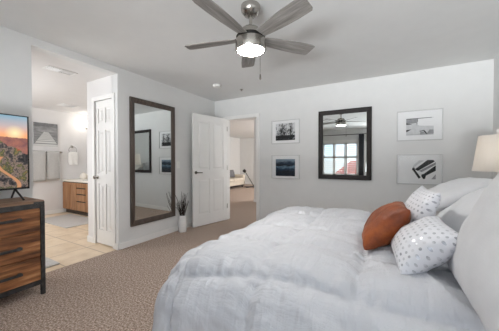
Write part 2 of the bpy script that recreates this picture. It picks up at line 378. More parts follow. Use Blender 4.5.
# panelled door leaf: local x along width, thickness in y, z up; both faces show sunken panels
def door_leaf(wd, ht, panels, th=.036):
    m = MB(); m.box((0, -th/2+.010, 0), (wd, th/2-.010, ht))
    xs = sorted({0, wd} | {p[0] for p in panels} | {p[1] for p in panels})
    zs = sorted({0, ht} | {p[2] for p in panels} | {p[3] for p in panels})
    inside = lambda x, z: any(p[0] < x < p[1] and p[2] < z < p[3] for p in panels)
    for s in (-1, 1):
        y0, y1 = (th/2-.0101, th/2) if s > 0 else (-th/2, -th/2+.0101)
        for i in range(len(xs)-1):
            for j in range(len(zs)-1):
                if not inside((xs[i]+xs[i+1])/2, (zs[j]+zs[j+1])/2): m.box((xs[i], y0, zs[j]), (xs[i+1], y1, zs[j+1]))
        for p in panels:                       # raised field in each panel
            g = .026
            yi = s*(th/2-.010); yo = s*(th/2-.001)
            a = [(p[0]+g, yi, p[2]+g), (p[1]-g, yi, p[2]+g), (p[1]-g, yi, p[3]-g), (p[0]+g, yi, p[3]-g)]
            h = g+.022
            b = [(p[0]+h, yo, p[2]+h), (p[1]-h, yo, p[2]+h), (p[1]-h, yo, p[3]-h), (p[0]+h, yo, p[3]-h)]
            m.add(a+b, [(4, 5, 6, 7), (0, 1, 5, 4), (1, 2, 6, 5), (2, 3, 7, 6), (3, 0, 4, 7)])
    return m
# bedroom door, swung into the room
ang = math.atan2(3.225-4.03, -2.975+2.80)
d = bpy.data.objects.new('door_1', None); C.objects.link(d); d.location = (-2.795, 4.028, 0); d.rotation_euler = (0, 0, ang); struct(d, 'white four-panel bedroom door standing open')
DW = .815
door_leaf(DW, 2.03, [(.10, .375, .20, .86), (.44, .715, .20, .86), (.10, .375, 1.02, 1.92), (.44, .715, 1.02, 1.92)]).build('door_leaf', 'door_white', d, loc=(0, 0, .015))
for s in (1, -1):
    k = MB(); k.lathe([(.028, 0), (.028, .006), (.012, .01), (.010, .05)], 20, Tr(DW-.06, s*.018, .99) @ Matrix.Rotation(-s*PI/2, 4, 'X'))
    k.tube([(DW-.06, s*.064, .99), (DW-.10, s*.067, .99), (DW-.17, s*.062, .988)], .009)
    k.build('lever_handle', 'dark_nickel', d, smooth='auto')
for z in (.25, 1.02, 1.8):
    MB().lathe([(.007, 0), (.007, .09)], 10, Tr(-.004, .02, z)).build('hinge', 'nickel', d, smooth='auto')
# closet door
d = bpy.data.objects.new('door_2', None); C.objects.link(d); d.location = (CX0+.004, OY1+.03, .012); struct(d, 'white narrow closet door inside the bathroom')
cwid = CX1-CX0-.008
door_leaf(cwid, 2.035, [(.06, cwid/2-.025, .2, .86), (cwid/2+.025, cwid-.06, .2, .86), (.06, cwid/2-.025, 1.0, 1.62), (cwid/2+.025, cwid-.06, 1.0, 1.62), (.06, cwid/2-.025, 1.72, 1.93), (cwid/2+.025, cwid-.06, 1.72, 1.93)]).build('door_leaf', 'door_white', d)
k = MB().lathe([(.026, 0), (.026, .006), (.011, .01), (.011, .03), (.024, .04), (.026, .052), (.018, .062)], 20, Tr(.045, -.018, .95) @ Matrix.Rotation(PI/2, 4, 'X'))
k.build('door_knob', 'nickel', d, smooth='auto')

# windows behind the camera (seen in the dark mirror)
def win(name, W, shutters):
    x0, x1, z0, z1 = W
    o = bpy.data.objects.new(name, None); C.objects.link(o); o.location = ((x0+x1)/2, YF, z0); struct(o)
    hw = (x1-x0)/2; hh = z1-z0
    f = MB()
    for a, b in (((-hw-.06, -.02, -.06), (-hw+.03, .02, hh+.06)), ((hw-.03, -.02, -.06), (hw+.06, .02, hh+.06)), ((-hw, -.02, -.06), (hw, .02, .03)), ((-hw, -.02, hh-.03), (hw, .02, hh+.06))): f.box(a, b)
    f.box((-hw-.08, 0, -.09), (hw+.08, .06, -.06))
    f.build('window_frame', 'trim_white', o, bevel=.003)
    MB().add([(-hw, -.1, 0), (hw, -.1, 0), (hw, -.1, hh), (-hw, -.1, hh)], [(0, 1, 2, 3)]).build('window_pane', 'window_glass', o)
    if shutters:
        n = 3; pw = (2*hw-.06)/n
        for i in range(n):
            a = -hw+.03+i*pw; b = a+pw
            p = MB()
            for s0, s1 in (((a+.004, -.035, .03), (a+.05, -.008, hh-.03)), ((b-.05, -.035, .03), (b-.004, -.008, hh-.03)), ((a, -.035, .03), (b, -.008, .1)), ((a, -.035, hh-.1), (b, -.008, hh-.03)), ((a, -.035, hh*.55-.035), (b, -.008, hh*.55+.035))): p.box(s0, s1)
            p.build('shutter_frame', 'trim_white', o)
            l = MB(); z = .135
            while z < hh-.12:
                if abs(z-hh*.55) > .05: l.box((a+.05, -.036, -.003), (b-.05, .036, .003), Tr(0, -.045, z) @ Matrix.Rotation(.12, 4, 'X'))
                z += .078
            l.build('louvers', 'trim_white', o)['kind'] = 'stuff'
    else:
        MB().box((-.025, -.095, 0), (.025, -.06, hh)).build('mullion', 'trim_white', o)
win('window_1', W1, True); win('window_2', W2, False)

# ------------------------------------------------------------------ bed
bed = thing('bed', 'large bed under the white duvet, head against the right wall', 'bed', (0, 1.92, 0))
mx0, mx1, my = -.97, 1.03, .88
MB().box((mx0+.03, -my+.03, .10), (mx1, my-.03, .34)).build('bed_base', 'sofa_grey', bed, bevel=.02)
MB().box((mx0, -my, .34), (mx1, my, .57)).build('mattress', 'sheet_fabric', bed, bevel=.05, seg=4)
MB().box((1.03, -my-.03, 0), (1.10, my+.03, 1.15)).build('headboard', 'white_fabric', bed, bevel=.025, seg=4)
for x in (mx0+.1, mx1-.1):
    for y in (-my+.12, my-.12): MB().lathe([(.025, 0), (.03, .10)], 14, Tr(x, y, 0)).build('leg', 'dark_wood', bed)

# duvet: a draped grid
def fbm(x, y, z=0., o=4): return noise.fractal(Vector((x, y, z)), .9, 2.1, o)
def ridge(x, y, z): return 1-abs(noise.noise(Vector((x, y, z))))*2
def make_duvet():
    x0, y0, y1, R = -.905, 1.20, 2.64, .30
    xe = .60                                  # head end of the duvet
    hang = .76
    step = .0125
    nx = int((xe-(x0-hang))/step); ny = int((y1-y0+2*hang)/step)
    vs = []; fs = []
    for i in range(nx+1):
        s = (x0-hang)+(xe-(x0-hang))*i/nx
        for j in range(ny+1):
            tt = (y0-hang)+(y1-y0+2*hang)*j/ny
            ex = min(0., s-x0); ey = (tt-y0) if tt < y0 else (tt-y1 if tt > y1 else 0.)
            cx_ = max(s, x0); cy_ = min(max(tt, y0), y1)
            big = max(abs(ex), abs(ey)); e = math.hypot(ex, ey)
            if e > 1e-6:
                nxv, nyv = ex/e, ey/e
                e = big*(1+.12*(1-abs(abs(nxv)-abs(nyv))))
            else: nxv = nyv = 0.
            q = R*PI/2
            if e <= q: out = R*math.sin(e/R); dz = R*(1-math.cos(e/R)); hd = 0
            else: hd = e-q; out = R+hd*.10; dz = R+hd*.985
            # top: puffs between the stitched seams, then creases
            sx_ = s+.07*noise.noise(Vector((s*1.6, tt*1.6, 3))); sy_ = tt+.07*noise.noise(Vector((s*1.6, tt*1.6, 7)))
            gx = (sx_+1.02)/.46; gy = (sy_-1.00)/.43
            dxs = abs(gx-round(gx))*.46; dys = abs(gy-round(gy))*.43
            val = max(math.exp(-(dxs/.028)**1.3), math.exp(-(dys/.028)**1.3))
            dome = (abs(math.sin(PI*gx))*abs(math.sin(PI*gy)))**.5
            puff = .030*dome-.018*val
            top = .672
            puff += .016*fbm(cx_*1.3+4, cy_*1.3, 1., 3)
            top -= .035*max(0, (-.35-cx_)/.65)**2
            # creases: short pleats running away from the seams, long folds toward the pillows
            pl_x = math.exp(-(dxs/.11)**2)*noise.noise(Vector((s*5, tt*26+2*noise.noise(Vector((s*3, tt*3, 1))), 2)))
            pl_y = math.exp(-(dys/.11)**2)*noise.noise(Vector((s*26+2*noise.noise(Vector((s*3, tt*3, 6))), tt*5, 9)))
            puff += .018*(pl_x+pl_y)
            a = s*.86+tt*-.5; b = s*.5+tt*.86
            cr = ridge(a*1.8, b*8.0+1.5*noise.noise(Vector((a*2, b*2, 5))), 2.)
            amp = .005+.019*max(0, min(1, (cx_+.35)/.7))
            puff += amp*(max(0, cr)**2-.3)
            a = s*.7+tt*.7; b = -s*.7+tt*.7
            puff += .004*max(0, ridge(a*2.4+9, b*11.0, 8.))**2
            sn = min(1., e/R) if e > 0 else 0.
            nz = math.cos(sn*PI/2)
            px = cx_+nxv*(out+puff*math.sin(sn*PI/2)); py = cy_+nyv*(out+puff*math.sin(sn*PI/2)); pz = top-dz+puff*nz
            # folds on the hanging sides
            if e > R*.5:
                k = min(1, (e-R*.5)/.45)
                peri = (cy_-y0) if abs(nxv) > .99 else ((x0-cx_) if abs(nyv) > .99 else math.atan2(nyv, -nxv)*.32*(1 if nyv < 0 else 1))
                if abs(nyv) > .99: peri = -.5+cx_
                fo = .030*math.sin(peri*17+1.5*noise.noise(Vector((peri*3, e*1.2, 4)))) + .022*noise.noise(Vector((peri*6, e*2.0, 11)))
                px += nxv*fo*k; py += nyv*fo*k
            if pz < .012: pz = .012+.004*noise.noise(Vector((px*9, py*9, 0)))
            if s > xe-.06: pz -= .05*((s-xe+.06)/.06)**2
            vs.append((px, py, pz))
    for i in range(nx):
        for j in range(ny):
            k = i*(ny+1)+j; fs.append((k, k+ny+1, k+ny+2, k+1))
    m = MB(); m.add(vs, fs); o = m.build('duvet', 'duvet_fabric', smooth=True)
    so = o.modifiers.new('thick', 'SOLIDIFY'); so.thickness = .012; so.offset = -1
    return o
tag(make_duvet(), 'puffy white quilted duvet spread over the bed and hanging to the carpet', 'duvet')

# pillows
def pillow(name, wd, ht, th, mat, label, cat, pos, up, nrm, seed, group=None, pinch=.06, n=34, wr=.012):
    vs = []; fs = []; idx = {}; par = []
    for sd in (1, -1):
        for i in range(n+1):
            for j in range(n+1):
                u = -1+2*i/n; v = -1+2*j/n
                edge = i in (0, n) or j in (0, n)
                if edge and sd < 0: idx[sd, i, j] = idx[1, i, j]; continue
                uu = math.sin(u*PI/2)*.5+u*.5; vv = math.sin(v*PI/2)*.5+v*.5
                x = wd/2*uu*(1-pinch*(1-vv*vv)); y = ht/2*vv*(1-pinch*(1-uu*uu))
                z = sd*th/2*(max(0, (1-uu**2))*max(0, (1-vv**2)))**.42
                k = max(0, 1-max(uu*uu, vv*vv))**.5
                z += wr*k*fbm(x*7+seed, y*7, seed, 3) + wr*.7*(1-k)*k*2*noise.noise(Vector((x*22+seed, y*22, sd)))
                vs.append((x, y, z)); par.append((u*wd*.6, v*ht*.62)); idx[sd, i, j] = len(vs)-1
        for i in range(n):
            for j in range(n): fs.append((idx[sd, i, j], idx[sd, i+1, j], idx[sd, i+1, j+1], idx[sd, i, j+1]))
    m = MB(); m.add(vs, fs); o = m.build(name, mat, smooth=True)
    uv = o.data.uv_layers.new(name='UVMap')
    for l in o.data.loops: uv.data[l.index].uv = par[l.vertex_index]
    up = Vector(up).normalized(); z = Vector(nrm); z = (z-up*z.dot(up)).normalized(); x = up.cross(z)
    o.matrix_world = Matrix.Translation(pos) @ Matrix((x, up, z)).transposed().to_4x4()
    return tag(o, label, cat, group)
pillow('pillow', .66, .62, .22, 'waffle_fabric', 'large white waffle-weave sham nearest the camera at the right edge', 'pillow', (.40, 1.12, .96), (.42, 0, .90), (-.9, 0, .42), 3)
pillow('pillow', .70, .50, .22, 'white_fabric', 'plump white pillow just behind the dotted cushions', 'pillow', (.50, 1.92, .86), (.72, .1, .62), (-.62, 0, .72), 8)
pillow('pillow', .60, .50, .17, 'white_fabric', 'white pillow farthest toward the back wall, lying below the framed stripes', 'pillow', (.47, 2.50, .925), (.86, .1, .42), (-.42, 0, .86), 13)
pillow('pillow', .62, .55, .17, 'white_fabric', 'white sham standing upright in front of the bedside lamp', 'pillow', (.84, 2.55, .93), (.25, 0, .97), (-.97, 0, .25), 21)
pillow('cushion', .36, .32, .17, 'rust_velvet', 'rust brown velvet cushion leaning on the silver-dotted ones', 'cushion', (.005, 1.65, .81), (.66, .04, .75), (-.75, 0, .66), 5)
pillow('cushion', .38, .29, .18, 'dotted_fabric', 'silver-dotted white cushion in front, nearest the camera', 'cushion', (.16, 1.42, .79), (.76, .05, .65), (-.65, -.06, .76), 31)
pillow('cushion', .36, .36, .14, 'dotted_fabric', 'silver-dotted white cushion behind, half hidden by its twin', 'cushion', (.17, 1.78, .855), (.38, .02, .92), (-.92, -.1, .38), 37)

# ------------------------------------------------------------------ bedside lamp and table
ns = thing('nightstand', 'small white bedside table between bed and back wall', 'nightstand', (.94, 3.22, 0))
MB().box((-.21, -.22, .12), (.19, .22, .58)).build('body', 'trim_white', ns, bevel=.006)
MB().box((-.23, -.24, .58), (.205, .24, .60)).build('tabletop', 'trim_white', ns, bevel=.006)
for z in (.15, .37):
    dr = MB().box((-.222, -.2, z), (-.21, .2, z+.19)).build('drawer', 'trim_white', ns, bevel=.004)
    MB().lathe([(.008, 0), (.008, .012), (.016, .02), (.012, .028)], 14, Tr(-.222, 0, z+.095) @ Matrix.Rotation(-PI/2, 4, 'Y')).build('knob', 'nickel', dr, smooth='auto')
for x in (-.18, .16):
    for y in (-.19, .19): MB().lathe([(.014, 0), (.02, .12)], 12, Tr(x, y, 0)).build('leg', 'trim_white', ns)
lp = thing('table_lamp', 'bedside table lamp with cream tapered shade', 'lamp', (.955, 3.22, .60))
MB().lathe([(.08, 0), (.085, .015), (.04, .03), (.03, .06), (.07, .14), (.085, .22), (.06, .32), (.025, .38), (.015, .42), (.012, .5)], 32).build('base', 'white_ceramic', lp, smooth='auto')
sh = MB(); n = 48
sh.lathe([(.185, .49), (.178, .53), (.14, .84)], n, close=False); sh.lathe([(.135, .838), (.174, .53), (.182, .492)], n, close=False)
sh.build('lamp_shade', 'shade_linen', lp, smooth=True)
MB().lathe([(.014, .56), (.016, .6), (.03, .64), (.03, .67), (.018, .7), (.001, .705)], 20).build('bulb', 'bulb_glow', lp, smooth=True)
fi = MB().lathe([(.012, .84), (.006, .85), (.012, .865), (.016, .88), (.008, .9)], 16)
for a in range(3): fi.tube([(0, 0, .835), (.138*math.cos(a*2.1), .138*math.sin(a*2.1), .835)], .0025, 6)
fi.tube([(0, 0, .5), (0, 0, .85)], .004, 8)
fi.build('finial', 'white_ceramic', lp, smooth='auto')

# ------------------------------------------------------------------ framed mirrors
def framed_mirror(name, label, wd, ht, fr, th, fmat, loc, rot):
    o = thing(name, label, 'mirror', loc); o.rotation_euler = rot
    m = MB()                                   # local: x width, z height, faces -y; back at y=0
    prof = [(0, 0), (0, -th), (fr*.25, -th-.006), (fr*.85, -th*.75), (fr, -.008), (fr, 0)]
    ring = []
    for k, (a, y) in enumerate(prof): ring.append([(-wd/2+a, y, a), (wd/2-a, y, a), (wd/2-a, y, ht-a), (-wd/2+a, y, ht-a)])
    vs = [p for r in ring for p in r]; fs = []
    for k in range(len(prof)):
        k2 = (k+1) % len(prof)
        for c in range(4): fs.append((k*4+c, k*4+(c+1) % 4, k2*4+(c+1) % 4, k2*4+c))
    m.add(vs, fs).build('frame', fmat, o)
    MB().box((-wd/2+fr-.004, -.012, fr-.004), (wd/2-fr+.004, -.009, ht-fr+.004)).build('mirror_glass', 'mirror_glass', o)
    return o
framed_mirror('wall_mirror', 'tall brown-framed mirror hung on the left wall beside the bathroom opening', .80, 1.815, .078, .03, 'mirror_brown', (XL+.004, 2.517, .275), (0, 0, PI/2-.018))
framed_mirror('wall_mirror', 'small portrait mirror with near-black frame on the back wall above the bed', .782, 1.10, .074, .03, 'mirror_dark', (-.563, YB-.002, .906), (0, 0, 0))

# ------------------------------------------------------------------ clear framed pictures on the back wall
def float_frame(label, cx, cz, pw, ph, px, pz, image):
    o = thing('framed_picture', label, 'picture', (cx, YB-.001, cz), group='clear-framed pictures on the back wall')
    W, Hh = .526, .42
    e = MB(); b = .012
    for a, c in (((-W/2, -.022, -Hh/2), (-W/2+b, 0, Hh/2)), ((W/2-b, -.022, -Hh/2), (W/2, 0, Hh/2)), ((-W/2+b, -.022, -Hh/2), (W/2-b, 0, -Hh/2+b)), ((-W/2+b, -.022, Hh/2-b), (W/2-b, 0, Hh/2))): e.box(a, c)
    e.build('frame', 'edge_clear', o, bevel=.002)
    MB().add([(-W/2+b, -.016, -Hh/2+b), (W/2-b, -.016, -Hh/2+b), (W/2-b, -.016, Hh/2-b), (-W/2+b, -.016, Hh/2-b)], [(0, 1, 2, 3)]).build('pane', 'acrylic', o)
    ob = image(pw, ph); ob.parent = o; ob.location = (px, -.009, pz)
    MB().box((-W/2+b, -.004, -Hh/2+b), (W/2-b, -.001, Hh/2-b)).build('mat_board', 'photo_white', o)
def plain(mat):
    def f(w_, h_): return MB().box((-w_/2, -.002, -h_/2), (w_/2, .002, h_/2)).build('photograph', mat)
    return f
def art(mats, polys, bg=0):
    def f(w_, h_):
        m = MB(); m.mat(bg).box((-w_/2, -.001, -h_/2), (w_/2, .002, h_/2))
        for k, (mi, pts) in enumerate(polys):
            m.mat(mi).prism([((x-.5)*w_, (z-.5)*h_) for x, z in pts], -.0016-.0002*k, -.0012, 'y')
        return m.build('photograph', mats)
    return f
PX = lambda a, b: (a+b)/2
drawing = art(['photo_pale', 'photo_black', 'photo_white', 'photo_grey'], [
    (2, [(.0, .72), (.35, .66), (.5, .55), (1, .5), (1, .97), (.0, .93)]),
    (3, [(0, .68), (.42, .70), (.42, .95), (0, .96)]),
    (1, [(0, .955), (.93, .975), (.93, 1.0), (0, .985)]),
    (1, [(0, .64), (.2, .64), (.2, .66), (.06, .70), (0, .76)]), (1, [(0, .2), (.0, .32), (.2, .36), (.06, .24)]),
    (1, [(.42, .78), (.435, .78), (.435, .98), (.42, .98)]), (3, [(.38, .62), (.42, .62), (.42, .75), (.38, .75)]),
    (1, [(.5, .2), (.66, .24), (.66, .28), (.5, .24)]), (1, [(.64, .24), (.68, .26), (.80, .04), (.74, .02)]), (3, [(.52, .02), (.72, .02), (.64, .2), (.52, .18)]),
    (3, [(0, .03), (.98, .03), (.98, .05), (0, .05)]), (3, [(.75, .06), (1, .06), (1, .28), (.86, .3)])])
stripes = art(['photo_white', 'photo_black', 'photo_grey', 'photo_pale'], [
    (3, [(0, .48), (.2, .72), (.52, .98), (.3, .98), (.05, .7)]), (1, [(.0, .52), (.07, .58), (.38, .08), (.30, .0)]), (1, [(.0, .44), (.14, .52), (.1, .6), (.02, .58)]),
    (1, [(.12, .50), (.26, .42), (.96, .92), (.90, 1.0), (.66, 1.0)]), (2, [(.30, .42), (.42, .36), (1, .76), (1, .88)]),
    (1, [(.40, .16), (.48, .0), (.56, .0), (.60, .18), (1, .44), (1, .72), (.50, .26), (.42, .24)]), (2, [(.82, .0), (1, .0), (1, .26)])])
float_frame('clear-framed grey architectural picture, upper of the pair right of the dark mirror', .409, 1.686, .31, .235, .005, -.018, drawing)
float_frame('clear-framed picture of black diagonal stripes, lower of the pair right of the dark mirror', .409, 1.078, .265, .26, .055, .0, stripes)
float_frame('clear-framed black and white picture of trees, upper of the pair left of the dark mirror', -1.539, 1.715, .36, .30, .0, .0, plain('tree_image'))
float_frame('clear-framed dark blue seascape, lower of the pair left of the dark mirror', -1.538, 1.092, .36, .30, .0, -.01, plain('sea_image'))

# ------------------------------------------------------------------ ceiling fan
FX, FY, FZ = -.955, 1.722, 2.178
fan = thing('ceiling_fan', 'brushed nickel ceiling fan with five grey wood blades and a light', 'ceiling fan', (FX, FY, H))
MB().lathe([(.078, 0), (.08, -.018), (.075, -.045), (.05, -.075), (.025, -.082)], 36).build('canopy', 'nickel', fan, smooth='auto')
MB().lathe([(.013, -.07), (.013, -.19)], 16).lathe([(.0, -.168), (.03, -.172), (.034, -.19), (.045, -.2)], 24).build('downrod', 'nickel', fan, smooth='auto')
MB().lathe([(.03, -.178), (.07, -.184), (.085, -.20), (.09, -.235), (.11, -.244), (.118, -.25)], 40).build('motor_cap', 'nickel', fan, smooth='auto')
MB().lathe([(.105, -.25), (.105, -.272)], 40).build('motor_band', 'black_plastic', fan, smooth='auto')
MB().lathe([(.116, -.272), (.121, -.276), (.125, -.35), (.120, -.358), (.108, -.358), (.108, -.345)], 48).build('light_housing', 'nickel', fan, smooth='auto')
MB().lathe([(.107, -.340), (.107, -.350), (.09, -.353), (.045, -.355), (.001, -.356)], 40).build('light_lens', 'lamp_glow', fan, smooth='auto')
bm_ = None
for k in range(5):
    a = 2.13+k*2*PI/5
    br = MB()
    prof = [(.12, -.045), (.17, -.052), (.30, -.064), (.44, -.070), (.55, -.068), (.582, -.058), (.570, .05), (.555, .066), (.44, .070), (.30, .064), (.17, .052), (.12, .045)]
    br.prism(prof, -.004, .004)
    b = br.build('blade', 'blade_wood', fan, bevel=.002)
    b.location = (0, 0, FZ-H); b.rotation_euler = (Matrix.Rotation(a, 3, 'Z') @ Matrix.Rotation(-.21, 3, 'X')).to_euler()
    MB().box((.075, -.03, .004), (.17, .03, .009)).build('blade_bracket', 'nickel', b, bevel=.002)
cd = Vector((.127*math.cos(-.45), .127*math.sin(-.45), 0))
ch = MB(); ch.tube([(cd.x, cd.y, -.31), (cd.x, cd.y, -.585)], .0016, 6)
ch.build('pull_chain', 'dark_nickel', fan, smooth='auto')
MB().lathe([(.002, -.58), (.006, -.59), (.008, -.62), (.002, -.628)], 12, Tr(cd.x, cd.y, 0)).build('pull_weight', 'dark_nickel', fan, smooth='auto')

sd = thing('smoke_detector', 'round white smoke detector on the ceiling near the corner', 'smoke detector', (-2.415, 3.214, H))
MB().lathe([(.068, 0), (.07, -.012), (.06, -.03), (.03, -.036), (.001, -.036)], 32).build('body', 'white_plastic', sd, smooth='auto')
MB().lathe([(.075, 0), (.075, -.008)], 32).build('mount_ring', 'white_plastic', sd, smooth='auto')
tag(MB().lathe([(.03, 0), (.03, -.004), (.008, -.006), (.008, -.02), (.014, -.022), (.012, -.026)], 20, Tr(-2.177, 3.599, H)).build('ceiling_sprinkler', 'nickel', smooth='auto'), 'tiny metal ceiling sprinkler near the bedroom doorway', 'sprinkler')

sw = thing('light_switch', 'white light switch plate between the tall mirror and the door', 'light switch', (XL, 3.02, 1.13))
MB().box((0, -.035, -.057), (.006, .035, .057)).build('plate', 'white_plastic', sw, bevel=.003)
MB().box((.006, -.016, -.033), (.010, .016, .033)).build('rocker', 'white_ceramic', sw, bevel=.002)

# ------------------------------------------------------------------ floor vase with twigs
vz = thing('vase', 'white floor vase of dark twigs beside the open door', 'vase', (-2.985, 3.0, 0))
MB().lathe([(.052, 0), (.058, .01), (.061, .10), (.058, .2), (.052, .25), (.047, .25), (.045, .20), (.001, .19)], 32).build('body', 'white_ceramic', vz, smooth='auto')
random.seed(4)
for i in range(34):
    a = random.uniform(0, 2*PI); sp = random.uniform(.01, .15); h = random.uniform(.40, .62)
    p0 = Vector((.02*math.cos(a+1), .02*math.sin(a+1), .2))
    p1 = Vector((max(-.075, sp*math.cos(a)), sp*math.sin(a), h)); mid = (p0+p1)/2+Vector((.02*math.sin(i), .02*math.cos(i*2), .03)); mid.x = max(mid.x, -.07)
    pts = [p0, (p0+mid)/2, mid, (mid+p1)/2+Vector((.006, -.004, .01)), p1]
    MB().tube(pts, .0036, 6, .0018).build('twig', 'twig', vz, smooth=True)

vz.scale = (1.18, 1.18, 1.12)
# ------------------------------------------------------------------ dresser and television
ds = thing('dresser', 'rustic wooden dresser with black metal frame against the left wall', 'dresser', (-2.86, .215, 0))
hx, hy = .205, .765                            # half depth / half width
MB().box((-hx+.01, -hy+.02, .13), (hx-.022, hy-.02, .80)).build('carcass', 'rustic_wood', ds)
MB().box((-hx, -hy, .818), (hx, hy, .843)).build('tabletop', 'rustic_top', ds, bevel=.004)
fr = MB()
for y in (-hy, hy-.026):
    fr.box((hx-.026, y, .77), (hx+.004, y+.026, .818)); fr.box((-hx, y, .78), (hx, y+.026, .818)); fr.box((-hx, y, .095), (hx, y+.026, .13))
fr.box((hx-.026, -hy, .775), (hx, hy, .818)).box((hx-.026, -hy, .095), (hx, hy, .13)).box((hx-.026, -.012, .13), (hx-.002, .012, .775))
fr.build('frame', 'black_metal', ds, bevel=.002)
for x in (-hx+.013, hx-.011):
    for y in (-hy+.013, hy-.013):
        lg = MB().box((x-.015, y-.015, 0), (x+.015, y+.015, .80)).build('leg', 'black_metal', ds, bevel=.002)
for y in (-hy, hy):
    s = 1 if y > 0 else -1
    br = MB(); br.box((hx-.03, y-s*.075 if s > 0 else y, .79), (hx+.007, y if s > 0 else y+.075, .832)); br.box((hx-.03, y-s*.03 if s > 0 else y, .74), (hx+.007, y if s > 0 else y+.03, .80))
    for q, z in ((.055, .812), (.03, .812), (.015, .76)): br.lathe([(.006, 0), (.005, .005), (.001, .007)], 10, Tr(hx+.007, y-s*q, z) @ Matrix.Rotation(PI/2, 4, 'Y'))
    br.build('corner_bracket', 'black_metal', ds, bevel=.002)
for c in (0, 1):
    y0, y1 = ((-hy+.03, -.016), (.016, hy-.03))[c]
    for z0, z1 in ((.572, .77), (.352, .562), (.136, .342)):
        dr = MB().box((hx-.024, y0, z0), (hx-.004, y1, z1)).build('drawer', 'rustic_wood', ds, bevel=.003)
        hz = (z0+z1)/2+.028 if z0 > .5 else (z0+z1)/2
        yc = (y0+y1)/2
        hd = MB().box((hx+.018, yc-.23, hz-.011), (hx+.028, yc+.23, hz+.011))
        for s in (-1, 1): hd.box((hx-.006, yc+s*.215-.012, hz-.011), (hx+.02, yc+s*.215+.012, hz+.011))
        hd.build('handle', 'black_metal', dr, bevel=.002)
tv = thing('television', 'flat television showing a rocky sunset on the dresser', 'television', (-2.875, .385, .847))
TH, TW = .66, 1.12
sc = MB().box((.0, -TW/2+.010, -TH/2+.016), (.002, TW/2-.010, TH/2-.009)).build('screen', 'screen_image', tv, loc=(.016, 0, .09+TH/2))
bz = MB().box((-.03, -TW/2, .09), (.016, TW/2, .09+TH)); bz.build('casing', 'black_plastic', tv, bevel=.003)
bz = MB()
for a, b in (((.015, -TW/2, .09), (.021, TW/2, .106)), ((.015, -TW/2, .09+TH-.009), (.021, TW/2, .09+TH)), ((.015, -TW/2, .106), (.021, -TW/2+.010, .09+TH-.009)), ((.015, TW/2-.010, .106), (.021, TW/2, .09+TH-.009))): bz.box(a, b)
bz.build('bezel', 'black_plastic', tv)
for y in (-.47, .47):
    MB().tube([(.14, y+.01, .006), (.02, y, .075), (-.005, y, .092)], .008, 8).tube([(-.13, y+.01, .006), (-.03, y, .075), (-.005, y, .092)], .008, 8).build('foot', 'black_plastic', tv, smooth='auto')

# ------------------------------------------------------------------ bathroom
vn = thing('vanity', 'brown wooden bathroom vanity with white top along the right wall', 'vanity', (-5.75, 3.04, -.004))
hl = .84
MB().box((-hl, -.19, 0), (hl, .27, .09)).build('toe_kick', 'dark_wood', vn)
MB().box((-hl, -.24, .09), (hl, .27, .735)).build('body', 'dark_wood', vn, bevel=.003)  # coloured dark so the gaps between doors look shaded
tp = MB().box((-hl, -.265, .735), (hl+.01, .27, .775)).box((-hl, .255, .775), (hl+.01, .275, .87)).build('countertop', 'counter_white', vn, bevel=.006)
MB().lathe([(.19, .775), (.2, .782), (.17, .779), (.08, .777), (.001, .776)], 32, Tr(0, -.02, 0), close=False).build('basin', 'white_ceramic', tp, smooth='auto')
MB().lathe([(.025, .775), (.018, .79), (.012, .9)], 16, Tr(0, .2, 0)).tube([(0, .2, .9), (0, .16, .93), (0, .1, .925), (0, .08, .9)], .011).build('faucet', 'nickel', tp, smooth='auto')
def vdoor(x0, x1, z0, z1, name):
    p = MB().box((x0, -.258, z0), (x1, -.24, z1))
    b = .045
    if name == 'door':
        p = MB().box((x0, -.252, z0), (x1, -.24, z1))
        for a, c in (((x0, -.26, z0), (x0+b, -.25, z1)), ((x1-b, -.26, z0), (x1, -.25, z1)), ((x0+b, -.26, z0), (x1-b, -.25, z0+b)), ((x0+b, -.26, z1-b), (x1-b, -.25, z1))): p.box(a, c)
    o = p.build(name, 'vanity_wood', vn, bevel=.003)
    return o
for x0, x1 in ((-hl+.015, -.545), (-.52, -.235), (.165, .47), (.495, hl-.015)):
    vdoor(x0, x1, .105, .715, 'door')
for z0, z1 in ((.105, .295), (.32, .455), (.48, .59), (.615, .715)):
    o = vdoor(-.22, .14, z0, z1, 'drawer')
def towel(name, y0, y1, z0, z1, x, mat, label, group, seed, axis='y'):
    m = MB(); n = 16; k = 24; vs = []; fs = []
    L = (z1-z0)
    path = []
    for j in range(k+1):
        s = j/k
        if s < .46: path.append((.022, z0+L*(s/.46)))
        elif s > .54: path.append((-.012, z1-(L*.9)*((s-.54)/.46)))
        else: a = (s-.46)/.08*PI; path.append((.005+.017*math.cos(a), z1+.017*math.sin(a)))
    for j, (dx, z) in enumerate(path):
        for i in range(n+1):
            u = i/n; wv = .008*math.sin(u*9+seed)*min(1, (z1-z)/.2) if dx > 0 else 0
            vs.append((x+dx+wv, y0+(y1-y0)*(u+.02*math.sin(z*7+seed)*(u-.5)), z))
    for j in range(k):
        for i in range(n): q = j*(n+1)+i; fs.append((q, q+1, q+n+2, q+n+1))
    o = m.add(vs, fs).build(name, mat, smooth=True); s = o.modifiers.new('thick', 'SOLIDIFY'); s.thickness = .009; s.offset = 1
    return tag(o, label, 'towel', group)
tb = thing('towel_bar', 'chrome towel bar on the far bathroom wall', 'towel bar', (BX, 2.4, 1.40))
MB().tube([(.065, -.42, 0), (.065, .345, 0)], .008).build('bar', 'nickel', tb, smooth='auto')
for y in (-.42, .345): MB().lathe([(.026, 0), (.026, .01), (.012, .016), (.012, .065), (.018, .07), (.018, .085)], 18, Tr(0, y, 0) @ Matrix.Rotation(PI/2, 4, 'Y')).build('bracket', 'nickel', tb, smooth='auto')
towel('towel', 2.06, 2.445, .76, 1.40, BX+.06, 'towel_grey', 'grey bath towel hung nearer the television end of the bar', 'grey towels on the bar', 1)
towel('towel', 2.465, 2.70, .78, 1.40, BX+.06, 'towel_grey', 'grey bath towel hung on the bar end toward the vanity', 'grey towels on the bar', 3)
